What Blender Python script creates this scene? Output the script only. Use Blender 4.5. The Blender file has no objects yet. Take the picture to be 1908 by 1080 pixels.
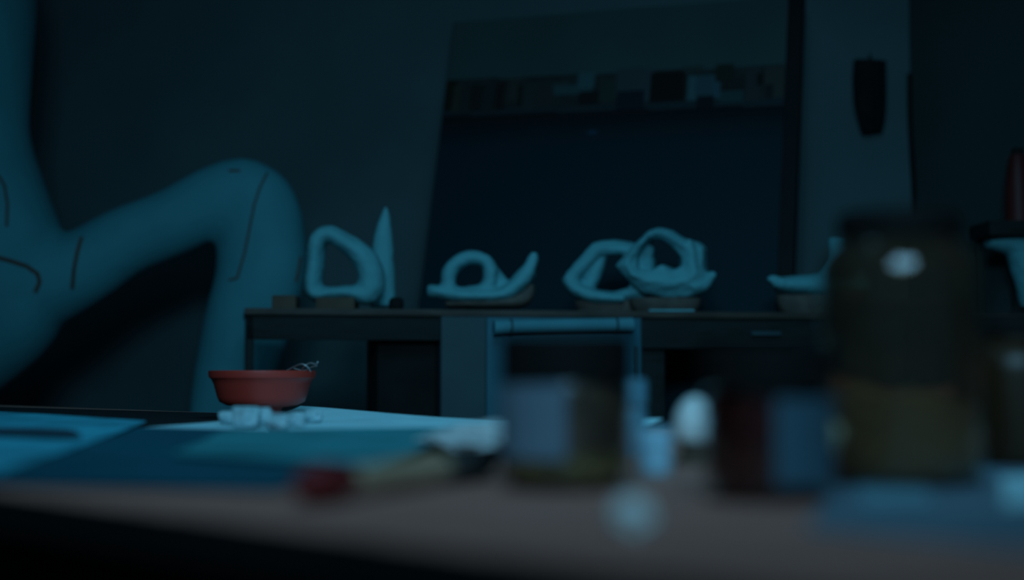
import bpy, bmesh, math, random
from mathutils import Vector, Matrix, noise
from mathutils.bvhtree import BVHTree
random.seed(7)
C = bpy.context.scene.collection
S = bpy.context.scene
PI = math.pi

# ---------------------------------------------------------------- camera, world, lights, exposure
FPX = 2650.0
CAM = Vector((0.0, 0.0, 0.831))
PITCH = math.atan(150 / FPX)
cd = bpy.data.cameras.new('camera')
cam = bpy.data.objects.new('camera', cd); C.objects.link(cam)
cam.location = CAM; cam.rotation_euler = (PI / 2 + PITCH, 0, 0)
cd.sensor_width = 36; cd.lens = 36 * FPX / 1908
cd.clip_start = 0.05; cd.clip_end = 60
cd.dof.use_dof = True; cd.dof.focus_distance = 2.75; cd.dof.aperture_fstop = 1.75
cd.dof.aperture_blades = 0
S.camera = cam
w = bpy.data.worlds.new('night'); S.world = w; w.use_nodes = True
bg = w.node_tree.nodes['Background']
bg.inputs[0].default_value = (0.14, 0.68, 1.0, 1); bg.inputs[1].default_value = 0.036

def area(name, loc, target, sx, sy, power, col, spread=180):
    l = bpy.data.lights.new(name, 'AREA'); l.shape = 'RECTANGLE'; l.size = sx; l.size_y = sy
    l.energy = power; l.color = col; l.spread = math.radians(spread)
    o = bpy.data.objects.new(name, l); C.objects.link(o); o.location = loc
    o.rotation_euler = (Vector(target) - Vector(loc)).to_track_quat('-Z', 'Y').to_euler()
    return o
# moonlit window high behind the camera, and the dim skylight above the table
area('window_light', (0.0, -0.5, 2.0), (0.15, 4.3, 1.0), 1.0, 0.5, 8.0, (0.27, 0.69, 1.0), 90)
area('skylight', (0.30, 2.0, 2.75), (0.45, 2.9, 0.8), 1.0, 1.4, 8.2, (0.165, 0.67, 1.0), 124)
S.view_settings.view_transform = 'Standard'
S.view_settings.look = 'None'
S.view_settings.exposure = 0.32
S.view_settings.gamma = 1.0
S.view_settings.use_curve_mapping = False

# ---------------------------------------------------------------- helpers
TZ = 0.75                                       # table top height
def ray(px, py):
    cx = (px - 954) / FPX; cy = (540 - py) / FPX
    return Vector((cx, math.cos(PITCH) - math.sin(PITCH) * cy, math.sin(PITCH) + math.cos(PITCH) * cy))
def P(px, py, d):
    r = ray(px, py); return CAM + r * (d / r.y)
def G(px, py, z=TZ):
    r = ray(px, py); return CAM + r * ((z - CAM.z) / r.z)

def mat(name, col, rough=0.6, var=0.0, scale=8.0, bump=0.0, bscale=30.0, metal=0.0, col2=None, spec=0.3,
        trans=0.0, ior=1.45, stretch=(1, 1, 1)):
    m = bpy.data.materials.new(name); m.use_nodes = True
    nt = m.node_tree; b = nt.nodes['Principled BSDF']
    b.inputs['Base Color'].default_value = (*col, 1)
    b.inputs['Roughness'].default_value = rough
    b.inputs['Metallic'].default_value = metal
    b.inputs['Specular IOR Level'].default_value = spec
    b.inputs['Transmission Weight'].default_value = trans
    b.inputs['IOR'].default_value = ior
    if var or col2 or bump:
        tc = nt.nodes.new('ShaderNodeTexCoord'); mp = nt.nodes.new('ShaderNodeMapping')
        mp.inputs['Scale'].default_value = stretch
        nt.links.new(tc.outputs['Object'], mp.inputs[0])
    if var or col2:
        n = nt.nodes.new('ShaderNodeTexNoise'); n.inputs['Scale'].default_value = scale
        n.inputs['Detail'].default_value = 6
        nt.links.new(mp.outputs[0], n.inputs['Vector'])
        r = nt.nodes.new('ShaderNodeValToRGB')
        r.color_ramp.elements[0].position = 0.35; r.color_ramp.elements[1].position = 0.65
        c2 = col2 or tuple(min(1, c * (1 + var)) for c in col)
        c1 = col if col2 else tuple(c * (1 - var) for c in col)
        r.color_ramp.elements[0].color = (*c1, 1); r.color_ramp.elements[1].color = (*c2, 1)
        nt.links.new(n.outputs['Fac'], r.inputs[0]); nt.links.new(r.outputs[0], b.inputs['Base Color'])
    if bump:
        n2 = nt.nodes.new('ShaderNodeTexNoise'); n2.inputs['Scale'].default_value = bscale
        n2.inputs['Detail'].default_value = 4
        nt.links.new(mp.outputs[0], n2.inputs['Vector'])
        bp = nt.nodes.new('ShaderNodeBump'); bp.inputs['Strength'].default_value = bump
        bp.inputs['Distance'].default_value = 0.01
        nt.links.new(n2.outputs['Fac'], bp.inputs['Height']); nt.links.new(bp.outputs[0], b.inputs['Normal'])
    return m

def glass(name, col, rough=0.02):
    """clear glass; the transparent branch only lets light through faster, tinted the same for every ray"""
    m = mat(name, col, rough, trans=1.0, ior=1.45, spec=0.5)
    return m

def tag(o, label=None, cat=None, group=None, kind=None):
    if label: o['label'] = label
    if cat: o['category'] = cat
    if group: o['group'] = group
    if kind: o['kind'] = kind
    return o

def empty(name, loc, label, cat, group=None):
    o = bpy.data.objects.new(name, None); C.objects.link(o); o.location = loc
    o.empty_display_size = 0.05
    return tag(o, label, cat, group)

def wloc(o):
    v = Vector(o.location)
    while o.parent: o = o.parent; v = v + Vector(o.location)
    return v

def obj(name, bm, m, parent=None, origin=None, smooth=True):
    """bm is in world coordinates; origin (or the parent's base) becomes the object's origin"""
    me = bpy.data.meshes.new(name)
    base = wloc(parent) if parent else Vector(origin or (0, 0, 0))
    bmesh.ops.recalc_face_normals(bm, faces=bm.faces)
    for v in bm.verts: v.co -= base
    for f in bm.faces: f.smooth = smooth
    bm.to_mesh(me); bm.free()
    me.materials.append(m)
    if smooth:
        me.set_sharp_from_angle(angle=math.radians(40))
    o = bpy.data.objects.new(name, me); C.objects.link(o)
    if parent: o.parent = parent
    else: o.location = base
    return o

def struct(name, bm, m):
    return tag(obj(name, bm, m, smooth=False), kind='structure')

def add_box(bm, lo, hi, M=None, bevel=0.0):
    lo = Vector(lo); hi = Vector(hi)
    mm = Matrix.Translation((lo + hi) / 2) @ Matrix.Diagonal((*(hi - lo), 1))
    r = bmesh.ops.create_cube(bm, size=1, matrix=mm)
    vs = r['verts']
    if bevel:
        es = list({e for v in vs for e in v.link_edges})
        rb = bmesh.ops.bevel(bm, geom=es, offset=bevel, segments=2, affect='EDGES', profile=0.7)
        vs = list({v for f in rb['faces'] for v in f.verts} | {v for v in vs if v.is_valid})
    if M is not None:
        bmesh.ops.transform(bm, matrix=M, verts=vs)
    return vs

def lathe(prof, c, seg=64, sx=1.0, sy=1.0, M=None):
    """prof: list of (r, z); closes on the axis where r == 0"""
    bm = bmesh.new(); rings = []
    for r, z in prof:
        if r <= 1e-6: rings.append([bm.verts.new((0, 0, z))])
        else: rings.append([bm.verts.new((r * sx * math.cos(2 * PI * i / seg), r * sy * math.sin(2 * PI * i / seg), z)) for i in range(seg)])
    for a, b in zip(rings, rings[1:]):
        for i in range(seg):
            j = (i + 1) % seg
            if len(a) == 1 and len(b) == 1: continue
            if len(a) == 1: bm.faces.new((a[0], b[i], b[j]))
            elif len(b) == 1: bm.faces.new((a[i], a[j], b[0]))
            else: bm.faces.new((a[i], a[j], b[j], b[i]))
    T = Matrix.Translation(c)
    if M is not None: T = T @ M
    bmesh.ops.transform(bm, matrix=T, verts=bm.verts)
    return bm

def catmull(pts, n):
    pts = [Vector(p) for p in pts]; out = []
    for i in range(len(pts) - 1):
        p0 = pts[max(i - 1, 0)]; p1 = pts[i]; p2 = pts[i + 1]; p3 = pts[min(i + 2, len(pts) - 1)]
        for k in range(n):
            t = k / n
            out.append(0.5 * ((2 * p1) + (p2 - p0) * t + (2 * p0 - 5 * p1 + 4 * p2 - p3) * t * t + (3 * p1 - p0 - 3 * p2 + p3) * t ** 3))
    out.append(pts[-1]); return out

RAD = 1.0
def sweep(bm, pts, radii, seg=20, n=6, flat=1.0, closed=False, ref=(0, 1, 0)):
    """tube through pts with radii; flat scales the radius along ref (the depth direction)"""
    q = [Vector((*p, )) for p in pts]
    rr = [Vector((r, 0, 0)) if not isinstance(r, (tuple, list)) else Vector((r[0], r[1], 0)) for r in radii]
    for v in rr: v *= RAD
    for v, r in zip(rr, radii):
        if not isinstance(r, (tuple, list)): v.y = v.x * flat
    if closed:
        k = len(q); q3 = [q[-1]] + q + [q[0], q[1]]; r3 = [rr[-1]] + rr + [rr[0], rr[1]]
        cp = catmull(q3, n)[n:n * (k + 1)]; cr = catmull(r3, n)[n:n * (k + 1)]
    else:
        cp = catmull(q, n); cr = catmull(rr, n)
    rings = []
    R = Vector(ref)
    for i, p in enumerate(cp):
        if closed: t = cp[(i + 1) % len(cp)] - cp[i - 1]
        else: t = cp[min(i + 1, len(cp) - 1)] - cp[max(i - 1, 0)]
        t.normalize()
        d = (R - t * R.dot(t)).normalized(); s = t.cross(d).normalized()
        rings.append([bm.verts.new(p + s * cr[i].x * math.cos(2 * PI * j / seg) + d * cr[i].y * math.sin(2 * PI * j / seg)) for j in range(seg)])
    m = len(rings)
    for i in range(m if closed else m - 1):
        a = rings[i]; b = rings[(i + 1) % m]
        for j in range(seg):
            k = (j + 1) % seg
            bm.faces.new((a[j], a[k], b[k], b[j]))
    if not closed:
        bm.faces.new(rings[0]); bm.faces.new(rings[-1][::-1])

def organic(bm, voxel, it=4, fac=0.5, rough=0.0, rscale=20):
    """melts the shapes in bm into one continuous skin"""
    me = bpy.data.meshes.new('t'); bmesh.ops.recalc_face_normals(bm, faces=bm.faces); bm.to_mesh(me); bm.free()
    o = bpy.data.objects.new('t', me); C.objects.link(o)
    r = o.modifiers.new('r', 'REMESH'); r.mode = 'VOXEL'; r.voxel_size = voxel
    s = o.modifiers.new('s', 'SMOOTH'); s.iterations = it; s.factor = fac
    dg = bpy.context.evaluated_depsgraph_get()
    me2 = bpy.data.meshes.new_from_object(o.evaluated_get(dg))
    nb = bmesh.new(); nb.from_mesh(me2)
    bpy.data.objects.remove(o); bpy.data.meshes.remove(me); bpy.data.meshes.remove(me2)
    if rough:
        nb.normal_update()
        for v in nb.verts: v.co += v.normal * rough * noise.fractal(v.co * rscale, 0.8, 2, 3)
    return nb

def raypoly(c, a, poly):
    """distance from c in direction a to polygon"""
    dx, dy = math.cos(a), math.sin(a); best = None
    for i in range(len(poly)):
        x1, y1 = poly[i]; x2, y2 = poly[(i + 1) % len(poly)]
        ex, ey = x2 - x1, y2 - y1; den = dx * ey - dy * ex
        if abs(den) < 1e-9: continue
        t = ((x1 - c[0]) * ey - (y1 - c[1]) * ex) / den
        u = ((x1 - c[0]) * dy - (y1 - c[1]) * dx) / den
        if t > 0 and -1e-6 <= u <= 1 + 1e-6: best = t if best is None else max(best, t)
    return best or 1.0

def shell(bm, outer, hole, d0, d1, shift=(0, 0), shrink=0.9, N=64, bulge=0.0):
    """plaster shell: px outlines, front rim at depth d0, back at d1 (shifted / shrunk), a hole right through"""
    cx = sum(p[0] for p in hole) / len(hole); cy = sum(p[1] for p in hole) / len(hole); c = (cx, cy)
    def ring(poly, k, d, s):
        out = []
        for i in range(N):
            a = 2 * PI * i / N
            r = raypoly(c, a, poly) * k
            out.append(bm.verts.new(P(cx + r * math.cos(a) + s[0], cy + r * math.sin(a) + s[1], d)))
        return out
    dm = d0 + (d1 - d0) * 0.35
    R = [ring(outer, 1.0, d0 + 0.012, (0, 0)), ring(outer, 1.02, dm, (shift[0] * .3, shift[1] * .3)), ring(outer, shrink, d1, shift),
         ring(hole, 1.1 * shrink, d1, shift), ring(hole, 1.0, dm, (shift[0] * .3, shift[1] * .3)),
         ring(hole, 1.0, d0 + 0.006, (0, 0))]
    mid = []
    for i in range(N):
        a = 2 * PI * i / N
        r = (raypoly(c, a, outer) + raypoly(c, a, hole)) / 2
        mid.append(bm.verts.new(P(cx + r * math.cos(a), cy + r * math.sin(a), d0 - bulge)))
    R.append(mid)
    for k in range(len(R)):
        a = R[k]; b = R[(k + 1) % len(R)]
        for i in range(N):
            j = (i + 1) % N
            bm.faces.new((a[i], a[j], b[j], b[i]))

def slab(bm, pts, z0, z1):
    """flat polygon with thickness, pts are (x, y) world"""
    lo = [bm.verts.new((p[0], p[1], z0)) for p in pts]; hi = [bm.verts.new((p[0], p[1], z1)) for p in pts]
    bm.faces.new(hi); bm.faces.new(lo[::-1])
    for i in range(len(pts)):
        j = (i + 1) % len(pts); bm.faces.new((lo[i], lo[j], hi[j], hi[i]))

# ---------------------------------------------------------------- materials
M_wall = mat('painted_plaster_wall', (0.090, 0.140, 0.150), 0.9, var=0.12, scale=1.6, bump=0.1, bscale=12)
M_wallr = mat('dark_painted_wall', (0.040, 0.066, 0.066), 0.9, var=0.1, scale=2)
M_floor = mat('concrete_floor', (0.22, 0.17, 0.15), 0.85, var=0.3, scale=3, bump=0.1)
M_ceil = mat('ceiling_paint', (0.10, 0.10, 0.10), 0.95, var=0.05)
M_plaster = mat('cast_plaster', (0.13, 0.40, 0.44), 0.85, var=0.06, scale=14, bump=0.25, bscale=60)
M_clay = mat('raw_clay_base', (0.12, 0.095, 0.08), 0.9, var=0.2, scale=18, bump=0.3, bscale=40)
M_fig = mat('figure_shell', (0.075, 0.31, 0.36), 0.8, var=0.07, scale=5, bump=0.1, bscale=25)
M_seam = mat('rust_brown_seam', (0.12, 0.045, 0.02), 0.9, var=0.2)
M_bench = mat('black_stained_wood', (0.010, 0.015, 0.014), 0.7, var=0.25, scale=10, stretch=(1, 1, 8), bump=0.1)
M_benchtop = mat('dark_brown_board', (0.07, 0.05, 0.04), 0.6, var=0.25, scale=6, stretch=(1, 8, 8))
M_cab = mat('blue_grey_cabinet', (0.034, 0.068, 0.078), 0.6, var=0.08)
M_door = mat('pale_cabinet_door', (0.030, 0.135, 0.18), 0.6, var=0.12, scale=4)
M_roll = mat('rolled_paper', (0.08, 0.27, 0.32), 0.8, var=0.1)
M_table = mat('worn_wood_table', (0.46, 0.19, 0.145), 0.6, var=0.22, scale=5, stretch=(1.5, 9, 4), bump=0.15, bscale=20, spec=0.35)
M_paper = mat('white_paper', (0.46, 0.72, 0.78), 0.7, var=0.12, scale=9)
M_news = mat('pale_newsprint', (0.05, 0.38, 0.50), 0.7, var=0.3, scale=9)
M_scrap = mat('pale_blue_paper', (0.16, 0.30, 0.36), 0.7, var=0.15, scale=9)
M_ink = mat('blue_ink', (0.03, 0.07, 0.10), 0.7, var=0.4, scale=20)
M_blue = mat('blue_folder', (0.006, 0.095, 0.14), 0.55, var=0.2, scale=6)
M_teal = mat('teal_sheet', (0.040, 0.26, 0.30), 0.6, var=0.25, scale=7)
M_cloth = mat('crumpled_white_cloth', (0.60, 0.60, 0.60), 0.9, var=0.1, bump=0.3)
M_bowl = mat('red_plastic_bowl', (0.50, 0.042, 0.028), 0.45, var=0.05, spec=0.5)
M_wire = mat('silver_wire', (0.6, 0.6, 0.6), 0.35, metal=0.7, var=0.05)
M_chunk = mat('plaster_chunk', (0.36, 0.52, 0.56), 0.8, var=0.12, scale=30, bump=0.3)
M_white = mat('glazed_white', (0.85, 0.86, 0.84), 0.3, var=0.03, spec=0.5)
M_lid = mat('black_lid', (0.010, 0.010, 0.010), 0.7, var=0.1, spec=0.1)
M_glass = glass('clear_glass', (0.86, 0.90, 0.88))
M_dusty = mat('dusty_glass', (0.52, 0.38, 0.28), 0.015, trans=0.96, ior=1.45, spec=0.5)
M_amberg = mat('amber_glass', (0.08, 0.034, 0.009), 0.4, trans=0.6, spec=0.5)
M_label2 = mat('blue_grey_label', (0.05, 0.105, 0.14), 0.8, var=0.08, scale=20)
M_label = mat('paper_label', (0.15, 0.20, 0.25), 0.8, var=0.08, scale=20)
M_ochre = mat('ochre_pigment', (0.30, 0.19, 0.08), 0.9, var=0.3, scale=50, bump=0.4)
M_red = mat('dark_red_pigment', (0.09, 0.007, 0.004), 0.9, var=0.3, scale=40)
M_oil = mat('cloudy_olive_liquid', (0.60, 0.52, 0.32), 0.5, var=0.55, scale=14, spec=0.5)
M_pot = mat('blue_white_enamel', (0.45, 0.78, 0.95), 0.3, var=0.03, spec=0.4)
M_palepot = mat('pale_blue_enamel', (0.12, 0.30, 0.40), 0.4, var=0.05)
M_pale = mat('pale_specimen', (0.85, 0.75, 0.45), 0.6, var=0.1, scale=30)
M_handle = mat('varnished_wood_handle', (0.45, 0.31, 0.20), 0.4, var=0.2, scale=20, spec=0.5)
M_redh = mat('red_handle', (0.20, 0.022, 0.022), 0.4, var=0.05)
M_ferrule = mat('dark_ferrule', (0.05, 0.05, 0.05), 0.4, var=0.1)
M_maroon = mat('maroon_bottle', (0.10, 0.016, 0.014), 0.5, var=0.1)
M_dark = mat('black_cloth', (0.010, 0.011, 0.011), 0.95, var=0.2, bump=0.3)
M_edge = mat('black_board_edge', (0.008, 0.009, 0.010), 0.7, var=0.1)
M_brown = mat('brown_wood_block', (0.10, 0.065, 0.045), 0.8, var=0.2)

# ---------------------------------------------------------------- the setting
WL = Vector((-3.25, 5.97, 0)); WR = P(1704, 690, 5.02); WR.z = 0
H = 2.9
def wallbox(name, a, b, m, t=0.12, side=1):
    a = Vector((a[0], a[1], 0)); b = Vector((b[0], b[1], 0)); u = (b - a).normalized(); n = Vector((-u.y, u.x, 0)) * t * side
    bm = bmesh.new(); slab(bm, [a, b, b + n, a + n], 0, H); return struct(name, bm, m)
wallbox('wall_back', WL, WR, M_wall)
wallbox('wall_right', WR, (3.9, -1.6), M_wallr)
wallbox('wall_left', (-3.4, -1.6), WL, M_wall)
bm = bmesh.new(); slab(bm, [(-3.6, -1.6), (4.1, -1.6), (4.1, 6.4), (-3.6, 6.4)], -0.05, 0); struct('floor', bm, M_floor)
bm = bmesh.new(); slab(bm, [(-3.6, -1.6), (4.1, -1.6), (4.1, 6.4), (-3.6, 6.4)], H, H + 0.05); struct('ceiling', bm, M_ceil)

# ---------------------------------------------------------------- picture board leaning behind the bench
TL = P(845, 42, 5.22); TR = P(1490, -9, 4.80)
ML = P(786, 575, 4.93)
dn = (ML - TL); u = (TR - TL).normalized(); dn = (dn - u * dn.dot(u)).normalized()
Wd = (TR - TL).length; Hd = (TL.z - 0.02) / -dn.z
nrm = u.cross(dn).normalized()
if nrm.y > 0: nrm = -nrm
BO = TL + dn * Hd
pb = empty('picture_board', (BO.x, BO.y, 0.0), 'tall picture board leaning behind the bench, dim skyline band over navy', 'picture')
th = 0.035
def bpt(s, t, k): return TL + u * (s * Wd) + dn * (t * Hd) - nrm * k
bm = bmesh.new()
vs = [bm.verts.new(bpt(s, t, k)) for k in (0.002, th) for s, t in ((0, 0), (1, 0), (1, 1), (0, 1))]
for f in ((0, 1, 2, 3), (7, 6, 5, 4), (0, 4, 5, 1), (1, 5, 6, 2), (2, 6, 7, 3), (3, 7, 4, 0)): bm.faces.new([vs[i] for i in f])
obj('backing', bm, M_edge, pb, smooth=False)
bm = bmesh.new()
vs = [bm.verts.new(bpt(s, t, k)) for k in (-0.012, th + .004) for s, t in ((0.975, -0.002), (1.012, -0.002), (1.012, 1), (0.975, 1))]
for f in ((0, 1, 2, 3), (7, 6, 5, 4), (0, 4, 5, 1), (1, 5, 6, 2), (2, 6, 7, 3), (3, 7, 4, 0)): bm.faces.new([vs[i] for i in f])
obj('edge_strip', bm, M_edge, pb, smooth=False)
# the print itself: sky, a band of blocks, dark water
NX, NY = 260, 300
rects = []   # px in the photo frame: x0,y0,x1,y1,colour (linear)
SKY = (0.052, 0.086, 0.082); WAT = (0.003, 0.024, 0.034)
def T(px, py):
    r = ray(px, py); k = (TL - CAM).dot(nrm) / r.dot(nrm); q = CAM + r * k - TL
    return q.dot(u) / Wd, q.dot(dn) / Hd
blocks = [(832, 150, 846, 205, (0.014, .014, .006)), (846, 160, 858, 208, (.05, .04, .03)), (858, 165, 880, 210, (.03, .032, .03)),
          (880, 160, 900, 208, (.02, .018, .018)), (900, 170, 925, 210, (.022, .03, .03)), (925, 155, 940, 205, (.02, .014, .014)),
          (940, 160, 962, 195, (.03, .028, .024)), (950, 146, 966, 190, (.045, .045, .04)), (966, 160, 976, 200, (.016, .016, .012)),
          (976, 155, 1000, 205, (.03, .04, .038)), (1000, 165, 1030, 200, (.035, .035, .035)), (1030, 155, 1060, 170, (.045, .055, .05)),
          (1035, 160, 1105, 173, (.045, .085, .09)), (1078, 138, 1106, 165, (.055, .11, .12)), (1080, 173, 1118, 195, (.012, .012, .012)),
          (1118, 150, 1150, 190, (.03, .042, .036)), (1150, 130, 1195, 175, (.05, .06, .062)), (1195, 130, 1218, 190, (.055, .065, .07)),
          (1150, 172, 1200, 205, (.01, .016, .024)), (1214, 135, 1275, 190, (.010, .008, .007)), (1275, 125, 1310, 135, (.04, .05, .045)),
          (1284, 142, 1298, 188, (.06, .12, .13)), (1298, 142, 1328, 178, (.045, .085, .10)), (1328, 142, 1342, 186, (.05, .10, .12)),
          (1298, 180, 1330, 200, (.008, .012, .016)), (1335, 120, 1365, 150, (.02, .022, .016)), (1342, 150, 1400, 175, (.022, .022, .02)),
          (1342, 172, 1385, 190, (.03, .06, .065)), (1390, 130, 1415, 190, (.04, .04, .04)), (1412, 138, 1425, 160, (.012, .012, .010)),
          (1425, 125, 1475, 180, (.05, .048, .042)), (1425, 160, 1440, 185, (.02, .02, .02))]
tb = []
for x0, y0, x1, y1, c in blocks:
    s0, t0 = T(x0, y0); s1, t1 = T(x1, y1); tb.append((s0, t0, s1, t1, c))
s1a, ta = T(835, 150); s1b, tbb = T(1470, 122); _, wa = T(830, 218); _, wb = T(1475, 196)
specks = [(T(1104, 248), .012, .003, (.03, .07, .13)), (T(940, 248), .03, .0025, (.006, .014, .03)), (T(1318, 248), .01, .004, (.008, .014, .026)), (T(1380, 235), .01, .003, (.008, .014, .024)), (T(1010, 243), .04, .003, (.004, .018, .028))]
bm = bmesh.new(); col = bm.loops.layers.float_color.new('print')
grid = [[bm.verts.new(bpt(0.004 + .966 * i / NX, 0.0005 + 0.994 * j / NY, -0.003)) for i in range(NX + 1)] for j in range(NY + 1)]
def pcol(s, t):
    f = (s - s1a) / (s1b - s1a); top = ta + (tbb - ta) * f; wt = wa + (wb - wa) * f
    if t > wt:
        k = min(1, (t - wt) / 0.06)
        c = Vector((0.006, 0.008, 0.009)).lerp(Vector(WAT), k)
        for (ss, tt), a, b, cc in specks:
            g = math.exp(-((s - ss) / a) ** 2 - ((t - tt) / b) ** 2); c = c.lerp(Vector(cc), min(1, g))
        return c
    if t > top:
        n = noise.noise(Vector((s * 40, t * 90, 3)))
        c = Vector((.026, .032, .031)) * (1 + .5 * n)
        if t > wt - 0.012: c = Vector((.022, .034, .038))
        for a0, b0, a1, b1, cc in tb:
            if a0 <= s <= a1 and b0 <= t <= b1: c = Vector(cc)
        return c
    for a0, b0, a1, b1, cc in tb:
        if a0 <= s <= a1 and b0 <= t <= b1: return Vector(cc)
    return Vector(SKY) * (1 + .12 * noise.noise(Vector((s * 5, t * 7, 0))))
for j in range(NY):
    for i in range(NX):
        f = bm.faces.new((grid[j][i], grid[j][i + 1], grid[j + 1][i + 1], grid[j + 1][i]))
        c = pcol(0.004 + .966 * (i + .5) / NX, (j + .5) / NY)
        for l in f.loops: l[col] = (c[0], c[1], c[2], 1)
M_print = mat('printed_scene', (0, 0, 0), 0.75)
nt = M_print.node_tree; an = nt.nodes.new('ShaderNodeAttribute'); an.attribute_name = 'print'
nt.links.new(an.outputs['Color'], nt.nodes['Principled BSDF'].inputs['Base Color'])
obj('print', bm, M_print, pb, smooth=False)

# ---------------------------------------------------------------- workbench
FL = P(456, 573, 3.80); FR0 = P(1540, 584, 4.12)
BZ = FL.z; bu = Vector((FR0.x - FL.x, FR0.y - FL.y, 0)).normalized(); bn = Vector((-bu.y, bu.x, 0))
BA = math.atan2(bu.y, bu.x)
BT = Matrix.Translation((FL.x, FL.y, 0)) @ Matrix.Rotation(BA, 4, 'Z')
def bs(px):
    """bench coordinate along the front for a photo column"""
    r = ray(px, 600); k = (FL - CAM).dot(bn) / r.dot(bn); return (CAM + r * k - FL).dot(bu)
LB = bs(1925); DB = 0.40
wbn = empty('workbench', (FL.x, FL.y, 0), 'long dark workbench along the back wall carrying the plaster casts', 'workbench')
bm = bmesh.new(); add_box(bm, (0, 0, BZ - .018), (LB, DB, BZ), BT, 0.003); obj('bench_top', bm, M_benchtop, wbn)
bm = bmesh.new(); add_box(bm, (0.004, 0.012, BZ - .085), (bs(822), 0.032, BZ - .018), BT, 0.002); obj('apron', bm, M_bench, wbn)
bm = bmesh.new(); add_box(bm, (bs(1198), 0.012, BZ - .105), (LB - .01, 0.032, BZ - .018), BT, 0.002); o = obj('drawer_front', bm, M_bench, wbn)
bm = bmesh.new(); add_box(bm, (bs(1400), -0.004, BZ - .07), (bs(1455), 0.012, BZ - .055), BT, 0.003); obj('drawer_handle', bm, M_cab, o)
for a, b, y in ((0.004, bs(474), .012), (0.004, bs(474), .34), (bs(1200), bs(1245), .034), (bs(1800), bs(1840), .012), (bs(1800), bs(1840), .34)):
    bm = bmesh.new(); add_box(bm, (a, y, 0), (b, y + .05, BZ - .018), BT, 0.003); obj('leg', bm, M_bench, wbn)
bm = bmesh.new(); add_box(bm, (bs(708), .06, 0.10), (bs(818), .38, BZ - .02), BT, 0.003); obj('side_cupboard', bm, M_dark, wbn)

cb = empty('storage_cabinet', BT @ Vector((bs(1008), 0, 0)), 'blue-grey cabinet with a pale door under the middle of the bench', 'cabinet')
bm = bmesh.new(); add_box(bm, (bs(822), 0.0, 0.0), (bs(1196), .37, BZ - .019), BT, 0.003); obj('body', bm, M_cab, cb)
bm = bmesh.new(); add_box(bm, (bs(905), -0.018, 0.06), (bs(1190), -0.001, BZ - .022), BT, 0.003); dr = obj('door', bm, M_door, cb)
bm = bmesh.new(); add_box(bm, (bs(1176), -0.030, BZ - .20), (bs(1183), -0.018, BZ - .10), BT, 0.002); obj('handle', bm, M_cab, dr)
bm = bmesh.new(); a = BT @ Vector((bs(915), -0.045, BZ - .050)); b = BT @ Vector((bs(1170), -0.045, BZ - .040))
sweep(bm, [a, a.lerp(b, .5), b], [.020, .019, .020], seg=24, flat=1.0)
rt = empty('paper_roll', a, 'pale roll of paper tied across the top of the pale cabinet door', 'paper roll')
obj('sheet', bm, M_roll, rt)
for k in (.12, .88):
    bm = bmesh.new(); q = a.lerp(b, k); sweep(bm, [q - bu * .003, q + bu * .003], [.0225, .0225], seg=24); obj('tie', bm, M_cab, rt)
    bm = bmesh.new(); add_box(bm, (q.x - .003, q.y + .018, q.z - .004), (q.x + .003, q.y + .045, q.z + .004)); obj('hook', bm, M_bench, rt)

# ---------------------------------------------------------------- plaster casts on the bench
CD = 3.98
PXM = CD / FPX
def bf(px, k):
    r = ray(px, 600); t = (FL - CAM).dot(bn) / r.dot(bn); return (CAM + r * t).y + k
def bb(px, y=0.1):
    """world point on the bench top under photo column px at depth CD"""
    q = P(px, 600, CD); q.z = BZ; return q
def cast(name, px, label, cat, bm, parts=(), m=None, d=CD, group='white plaster casts on the workbench'):
    q = P(px, 600, d); q.z = BZ
    zmin = min(v.co.z for v in bm.verts)
    o = obj(name, bm, m or M_plaster, origin=q); tag(o, label, cat, group); return o

RAD = 1.22
# 1 upright D-shaped ring
d = bf(640, .12)
bm = bmesh.new()
pts = [(585, 545), (586, 500), (592, 450), (612, 436), (640, 450), (672, 474), (690, 505), (686, 545), (650, 545), (615, 546)]
rad = [13, 14, 14, 14, 14, 17, 21, 20, 11, 11]
sweep(bm, [P(x, y, d) for x, y in pts], [(r * PXM, .045) for r in rad], closed=True, seg=20)
bm = organic(bm, .006, 5, rough=.003)
r1 = cast('plaster_ring', 640, 'upright D-shaped plaster ring at the left end of the bench', 'plaster cast', bm, d=d)
bm = bmesh.new(); q = bb(640); add_box(bm, (P(598, 0, d).x, d - .06, BZ + .0), (P(668, 0, d).x, d + .06, P(0, 556, d).z), bevel=.004)
tag(obj('wooden_block', bm, M_brown, origin=(q.x, d, BZ)), 'low brown block lying under the D-shaped plaster ring', 'block')
# 2 spike
d = bf(714, .24)
bm = bmesh.new()
sweep(bm, [P(714, 571, d), P(713, 540, d), P(712, 480, d), P(714, 430, d), P(718, 400, d), P(719, 384, d)], [.032, .031, .028, .020, .010, .003], seg=24)
bm = organic(bm, .005, 3, rough=.002)
cast('plaster_spike', 714, 'tall pointed plaster spike standing right of the D-shaped ring', 'plaster cast', bm, d=d)
# small dark things
d = bf(600, .09)
bm = bmesh.new(); add_box(bm, (P(516, 0, d).x, d - .04, BZ), (P(560, 0, d).x, d + .04, P(0, 551, d).z), bevel=.004)
tag(obj('wooden_block', bm, M_brown, origin=(P(538, 0, d).x, d, BZ)), 'small brown wooden block at the far left end of the bench', 'block')
q = P(741, 0, d); r = .020
bm = lathe([(0, 0), (.016, 0), (.021, .006), (.021, .024), (.015, .033), (0, .036)], (q.x, d, BZ), 32)
tag(obj('black_pot', bm, M_dark, origin=(q.x, d, BZ)), 'small round black pot between the plaster spike and the looped cast', 'pot')

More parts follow.
